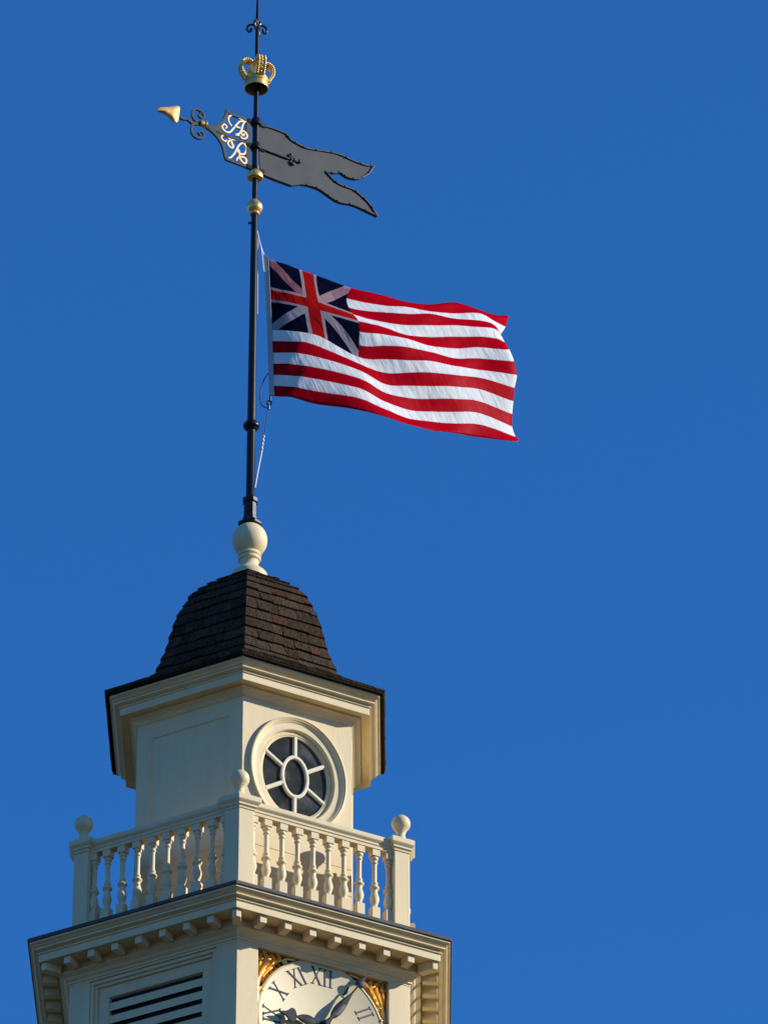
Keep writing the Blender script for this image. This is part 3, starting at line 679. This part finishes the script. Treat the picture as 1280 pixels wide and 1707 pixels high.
# open front frame with the two letters
b = MB()
def inset(pts, dx, dz): return [(x + dx, z + dz) for x, z in pts]
ribbon(b, inset(FR_TOP, .006, -.010), lambda t: .030 + .02 * (1 - t), .026)
ribbon(b, inset(FR_BOT, .012, .008), lambda t: .034 + .014 * (1 - t), .026)
ribbon(b, inset(FR_TOP2, .004, -.014), .034, .026, 1)
ribbon(b, inset(FR_BOT2, 0, .016), .036, .026, 1)
ribbon(b, inset(FR_MID, 0, .0), .026, .030, 1)
ribbon(b, FR_VERT, .060, .022, 1)
b.prism([VP(p, .008) for p in FR_FILL], VN * -.016)
front = vbuild(b, 'letter_frame', M['grey_iron'], bevel=.003)
for nm, ls in (('A', LET_A), ('R', LET_R)):
    l = MB()
    for i, st in enumerate(ls):
        ribbon(l, st, lambda t: .0145 + .006 * math.sin(math.pi * t), .018 + .0016 * i, 5)
    o = vbuild(l, 'gilded_letter', M['gold_letter'], front, bevel=.002); o['label'] = 'gilded script letter ' + nm
b = MB(); ribbon(b, SHAFT, .030, .026, 4); arrow = vbuild(b, 'arrow_shaft', M['grey_iron'], bevel=.003)
b = MB(); ribbon(b, SC_UP, lambda t: .024 - .006 * t, .024, 5); ribbon(b, SC_LO, lambda t: .024 - .006 * t, .024, 5)
for s in (SC_UP, SC_LO): ball(b, VP(s[-1], 0), .017)
vbuild(b, 'iron_scroll', M['grey_iron'], arrow, bevel=.002)
b = MB(); cx = sum(p[0] for p in COLLAR) / 4; cz = sum(p[1] for p in COLLAR) / 4
rings = []
for u, rr in ((-.042, .020), (-.040, .038), (-.022, .041), (-.018, .034), (.016, .034), (.020, .046), (.034, .046), (.036, .022)):
    rings.append([VD * (cx + u) + Vector((0, 0, cz)) + (Vector((0, 0, 1)) * math.cos(2 * math.pi * i / 16) + VN * math.sin(2 * math.pi * i / 16)) * rr for i in range(16)])
b.loft(rings, cap0=True, cap1=True); vbuild(b, 'gold_collar', M['gold'], arrow, smooth=True)
b = MB()
tp = [(q.x, q.y) for q in spline([Vector((*p, 0)) for p in TIP + [TIP[0]]], 3)][:-1]
ctr = Vector((sum(p[0] for p in tp) / len(tp), sum(p[1] for p in tp) / len(tp), 0))
def shr(p, s): q = ctr + (Vector((*p, 0)) - ctr) * s; return (q.x, q.y)
b.loft([[VP(shr(p, s), h) for p in tp] for s, h in ((.35, -.030), (.75, -.022), (1, -.008), (1, .008), (.75, .022), (.35, .030))], cap0=True, cap1=True)
vbuild(b, 'arrow_tip', M['gold_arrow'], smooth=True, angle=28)
for z in (36.78, 36.455, 36.165):
    b = MB(); lathe(b, [(.031, z - .045), (.050, z - .04), (.060, z - .03), (.060, z + .005), (.052, z + .03), (.040, z + .055), (.031, z + .06)], n=20)
    if z < 36.3: b = MB(); lathe(b, [(.031, z - .03), (.044, z - .026), (.046, z + .02), (.031, z + .03)], n=20)
    for s in (-1, 1):
        ribbon(b, [(s * .03, z - .012), (s * .11, z - .012)], .045, .040, 1)
    vbuild(b, 'pivot_sleeve', M['black_iron'], smooth=True, angle=30)
b = MB(); lathe(b, [(.0345, 36.12), (.0345, 36.83)], n=20); vbuild(b, 'pivot_tube', M['black_iron'], smooth=True)

# ------------------------------------------------------------------ flag
def flag_material():
    m = bpy.data.materials.new('flag_cloth'); m.use_nodes = True
    nt = m.node_tree; nt.nodes.clear(); ln = nt.links.new
    def N(t): return nt.nodes.new(t)
    uv = N('ShaderNodeUVMap'); uv.uv_map = 'UVMap'
    sp = N('ShaderNodeSeparateXYZ'); ln(uv.outputs[0], sp.inputs[0])
    def mth(op, a, b=None):
        n = N('ShaderNodeMath'); n.operation = op
        for i, x in enumerate((a, b)):
            if x is None: continue
            if isinstance(x, (int, float)): n.inputs[i].default_value = x
            else: ln(x, n.inputs[i])
        return n.outputs[0]
    s, t = sp.outputs[0], sp.outputs[1]
    SC, TC = FLAG_S[3], 7 / 13
    stripe = mth('MODULO', mth('FLOOR', mth('MULTIPLY', t, 13)), 2)        # 0 red, 1 white
    cu, cv = mth('DIVIDE', s, SC), mth('DIVIDE', t, TC)
    canton = mth('MULTIPLY', mth('LESS_THAN', cu, 1), mth('LESS_THAN', cv, 1))
    d1 = mth('ABSOLUTE', mth('SUBTRACT', cu, .5)); d2 = mth('ABSOLUTE', mth('SUBTRACT', cv, .5))
    dm = mth('MINIMUM', d1, d2)
    red = mth('LESS_THAN', dm, .068); fim = mth('LESS_THAN', dm, .104)
    da = mth('ABSOLUTE', mth('SUBTRACT', cu, cv)); db = mth('ABSOLUTE', mth('SUBTRACT', mth('ADD', cu, cv), 1))
    sal = mth('LESS_THAN', mth('MINIMUM', da, db), .076)
    def mix(f, a, b):
        n = N('ShaderNodeMix'); n.data_type = 'RGBA'; ln(f, n.inputs[0])
        for i, x in ((6, a), (7, b)):
            if isinstance(x, tuple): n.inputs[i].default_value = (*x, 1)
            else: ln(x, n.inputs[i])
        return n.outputs[2]
    RED, WHITE, NAVY = (.54, .0, .010), (.86, .85, .80), (.004, .005, .020)
    st = mix(stripe, RED, WHITE)
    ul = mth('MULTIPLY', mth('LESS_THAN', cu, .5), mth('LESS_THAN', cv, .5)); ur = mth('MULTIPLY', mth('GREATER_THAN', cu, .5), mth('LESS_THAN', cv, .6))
    sc_ = mix(ul, mix(ur, (.40, .34, .36), (.42, .25, .27)), (.34, .13, .15))  # reddish upper arms: light through the cloth painted as a tint
    cc = mix(sal, NAVY, sc_); cc = mix(fim, cc, (.40, .33, .34)); cc = mix(red, cc, (.46, .008, .006))  # canton whites dulled to pinkish grey, shade and backlight painted in
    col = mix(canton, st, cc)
    tc = N('ShaderNodeTexCoord')
    m0 = N('ShaderNodeMapping'); m0.inputs['Scale'].default_value = (1.6, 1, 1); m0.inputs['Rotation'].default_value = (0, 0, R(27)); ln(uv.outputs[0], m0.inputs[0])
    mp = N('ShaderNodeMapping'); mp.inputs['Scale'].default_value = (24, 5, 1)
    ln(m0.outputs[0], mp.inputs[0])
    nz = N('ShaderNodeTexNoise'); nz.inputs['Scale'].default_value = 1.; nz.inputs['Detail'].default_value = 3; ln(mp.outputs[0], nz.inputs[0])
    hgt = mth('MULTIPLY', nz.outputs[0], mth('ADD', mth('MULTIPLY', stripe, .8), .35))
    # seams between the stripes
    fr = mth('FRACT', mth('MULTIPLY', t, 13)); seam = mth('LESS_THAN', mth('MINIMUM', fr, mth('SUBTRACT', 1, fr)), .05)
    hgt = mth('SUBTRACT', hgt, mth('MULTIPLY', seam, .12))
    bp = N('ShaderNodeBump'); bp.inputs['Strength'].default_value = .5; bp.inputs['Distance'].default_value = .03; ln(hgt, bp.inputs['Height'])
    df = N('ShaderNodeBsdfDiffuse'); tr = N('ShaderNodeBsdfTranslucent')
    for n in (df, tr): ln(col, n.inputs[0]); ln(bp.outputs[0], n.inputs['Normal'])
    gl = N('ShaderNodeBsdfGlossy'); gl.inputs['Roughness'].default_value = .45; ln(bp.outputs[0], gl.inputs['Normal'])
    m1 = N('ShaderNodeMixShader'); m1.inputs[0].default_value = .30; ln(df.outputs[0], m1.inputs[1]); ln(tr.outputs[0], m1.inputs[2])
    m2 = N('ShaderNodeMixShader'); m2.inputs[0].default_value = .003; ln(m1.outputs[0], m2.inputs[1]); ln(gl.outputs[0], m2.inputs[2])
    out = N('ShaderNodeOutputMaterial'); ln(m2.outputs[0], out.inputs[0])
    return m
flag = thing('flag', 'red and white striped flag with a union canton, flying from the black pole', 'flag', (.15, 0, 34.0))
NS, NT_ = 7, 4
cols = [spline(c, NT_) for c in FLAG]                       # along the hoist
nrow = len(cols[0])
rows = [spline([c[j] for c in cols], NS) for j in range(nrow)]
ss = [q[0] for q in spline([(x, 0, 0) for x in FLAG_S], NS)]
# make the parameter exactly linear inside each span
ss = []
for i in range(len(FLAG_S) - 1): ss += [FLAG_S[i] + (FLAG_S[i + 1] - FLAG_S[i]) * j / NS for j in range(NS)]
ss.append(FLAG_S[-1])
ncol = len(rows[0])
FO = Vector((.15, 0, 34.0))
verts = []
for j in range(nrow):
    for i in range(ncol):
        p = rows[j][i]; tt = j / (nrow - 1)
        rip = .004 * math.sin(2.1 + 41 * ss[i] + 17 * tt) ** 3 + .005 * math.sin(70 * ss[i] + 26 * tt) * math.sin(math.pi * min(1, ss[i] * 6)) * (.5 + .5 * math.sin(9 * tt + 5 * ss[i]))
        verts.append(tuple(Vector((p.x, p.y + rip, p.z)) - FO))
faces = [(j * ncol + i, j * ncol + i + 1, (j + 1) * ncol + i + 1, (j + 1) * ncol + i) for j in range(nrow - 1) for i in range(ncol - 1)]
me = bpy.data.meshes.new('flag_cloth'); me.from_pydata(verts, [], faces)
uvl = me.uv_layers.new(name='UVMap')
for lp in me.loops:
    vi = lp.vertex_index; uvl.data[lp.index].uv = (ss[vi % ncol], (vi // ncol) / (nrow - 1))
me.polygons.foreach_set('use_smooth', [True] * len(me.polygons))
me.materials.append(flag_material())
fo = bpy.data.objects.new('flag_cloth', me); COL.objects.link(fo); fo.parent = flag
sd = fo.modifiers.new('solid', 'SOLIDIFY'); sd.thickness = .002
b = MB()
hl = [(q[0], q[1], q[2]) for q in cols[0]]
rings = []
for i, q in enumerate(hl):
    t = i / (len(hl) - 1); w = .050 - .006 * t
    rings.append([Vector((q[0] - w, q[1] - .006, q[2] + .07 * (1 - t) * (1 - t) + .008 * t)), Vector((q[0] + .006, q[1] - .010, q[2])), Vector((q[0] + .006, q[1] + .010, q[2])), Vector((q[0] - w, q[1] + .010, q[2] + .07 * (1 - t) * (1 - t) + .008 * t))])
b.loft(rings, cap0=True, cap1=True)
o = b.build('heading', M['heading'], None, loc=FO, bevel=.003); o.parent = flag; o.location = (0, 0, 0)
# ------------------------------------------------------------------ halyard
hal = thing('halyard', 'thin white rope with a metal clip, tying the striped flag to the black pole', 'rope', (.1, 0, 33.1))
HO = Vector((.1, 0, 33.1))
def hbuild(b, name, mat, **kw):
    o = b.build(name, mat, None, loc=HO, **kw); o.parent = hal; o.location = (0, 0, 0); return o
b = MB()
tube(b, spline([(.030, -.01, 35.33), (.048, -.005, 35.243), (.068, 0, 35.157), (.089, 0, 35.079), (.112, 0, 35.02)], 5), .0085)
tube(b, spline([(.068, -.004, 35.157), (.082, -.012, 35.063), (.097, -.014, 34.907), (.108, -.012, 34.80)], 5), .008)
tube(b, spline([(.040, -.008, 35.30), (.042, -.01, 34.83), (.046, -.01, 34.25)], 5), .006)
hbuild(b, 'rope', M['rope'], smooth=True)
b = MB()
tube(b, spline([(.131, 0, 32.72), (.118, -.002, 32.60), (.112, 0, 32.521), (.080, -.01, 32.30), (.046, -.02, 32.05)], 5), .0095)
for z in (32.70, 32.65, 32.60, 32.55): ball(b, (.118 + (z - 32.6) * .13, -.006, z), .016)
hbuild(b, 'rope', M['rope'], smooth=True)
b = MB()
tube(b, spline([(.17, 0, 33.504), (.130, 0, 33.43), (.100, 0, 33.33), (.085, 0, 33.214), (.105, 0, 33.108), (.145, 0, 33.068), (.175, 0, 33.07)], 6), .006)
tube(b, spline([(.175, 0, 33.08), (.158, 0, 32.913), (.135, 0, 32.70)], 5), .005)
hbuild(b, 'cord', M['wire'], smooth=True)
b = MB()
tube(b, [(.199, 0, 33.215), (.193, 0, 33.155)], .011)
tube(b, [(.185 + .024 * math.cos(i * math.pi / 8), 0, 33.125 + .03 * math.sin(i * math.pi / 8)) for i in range(17)], .008)
tube(b, [(.183, 0, 33.10), (.178, 0, 33.05)], .012)
hbuild(b, 'clip', M['black_iron'], smooth=True)
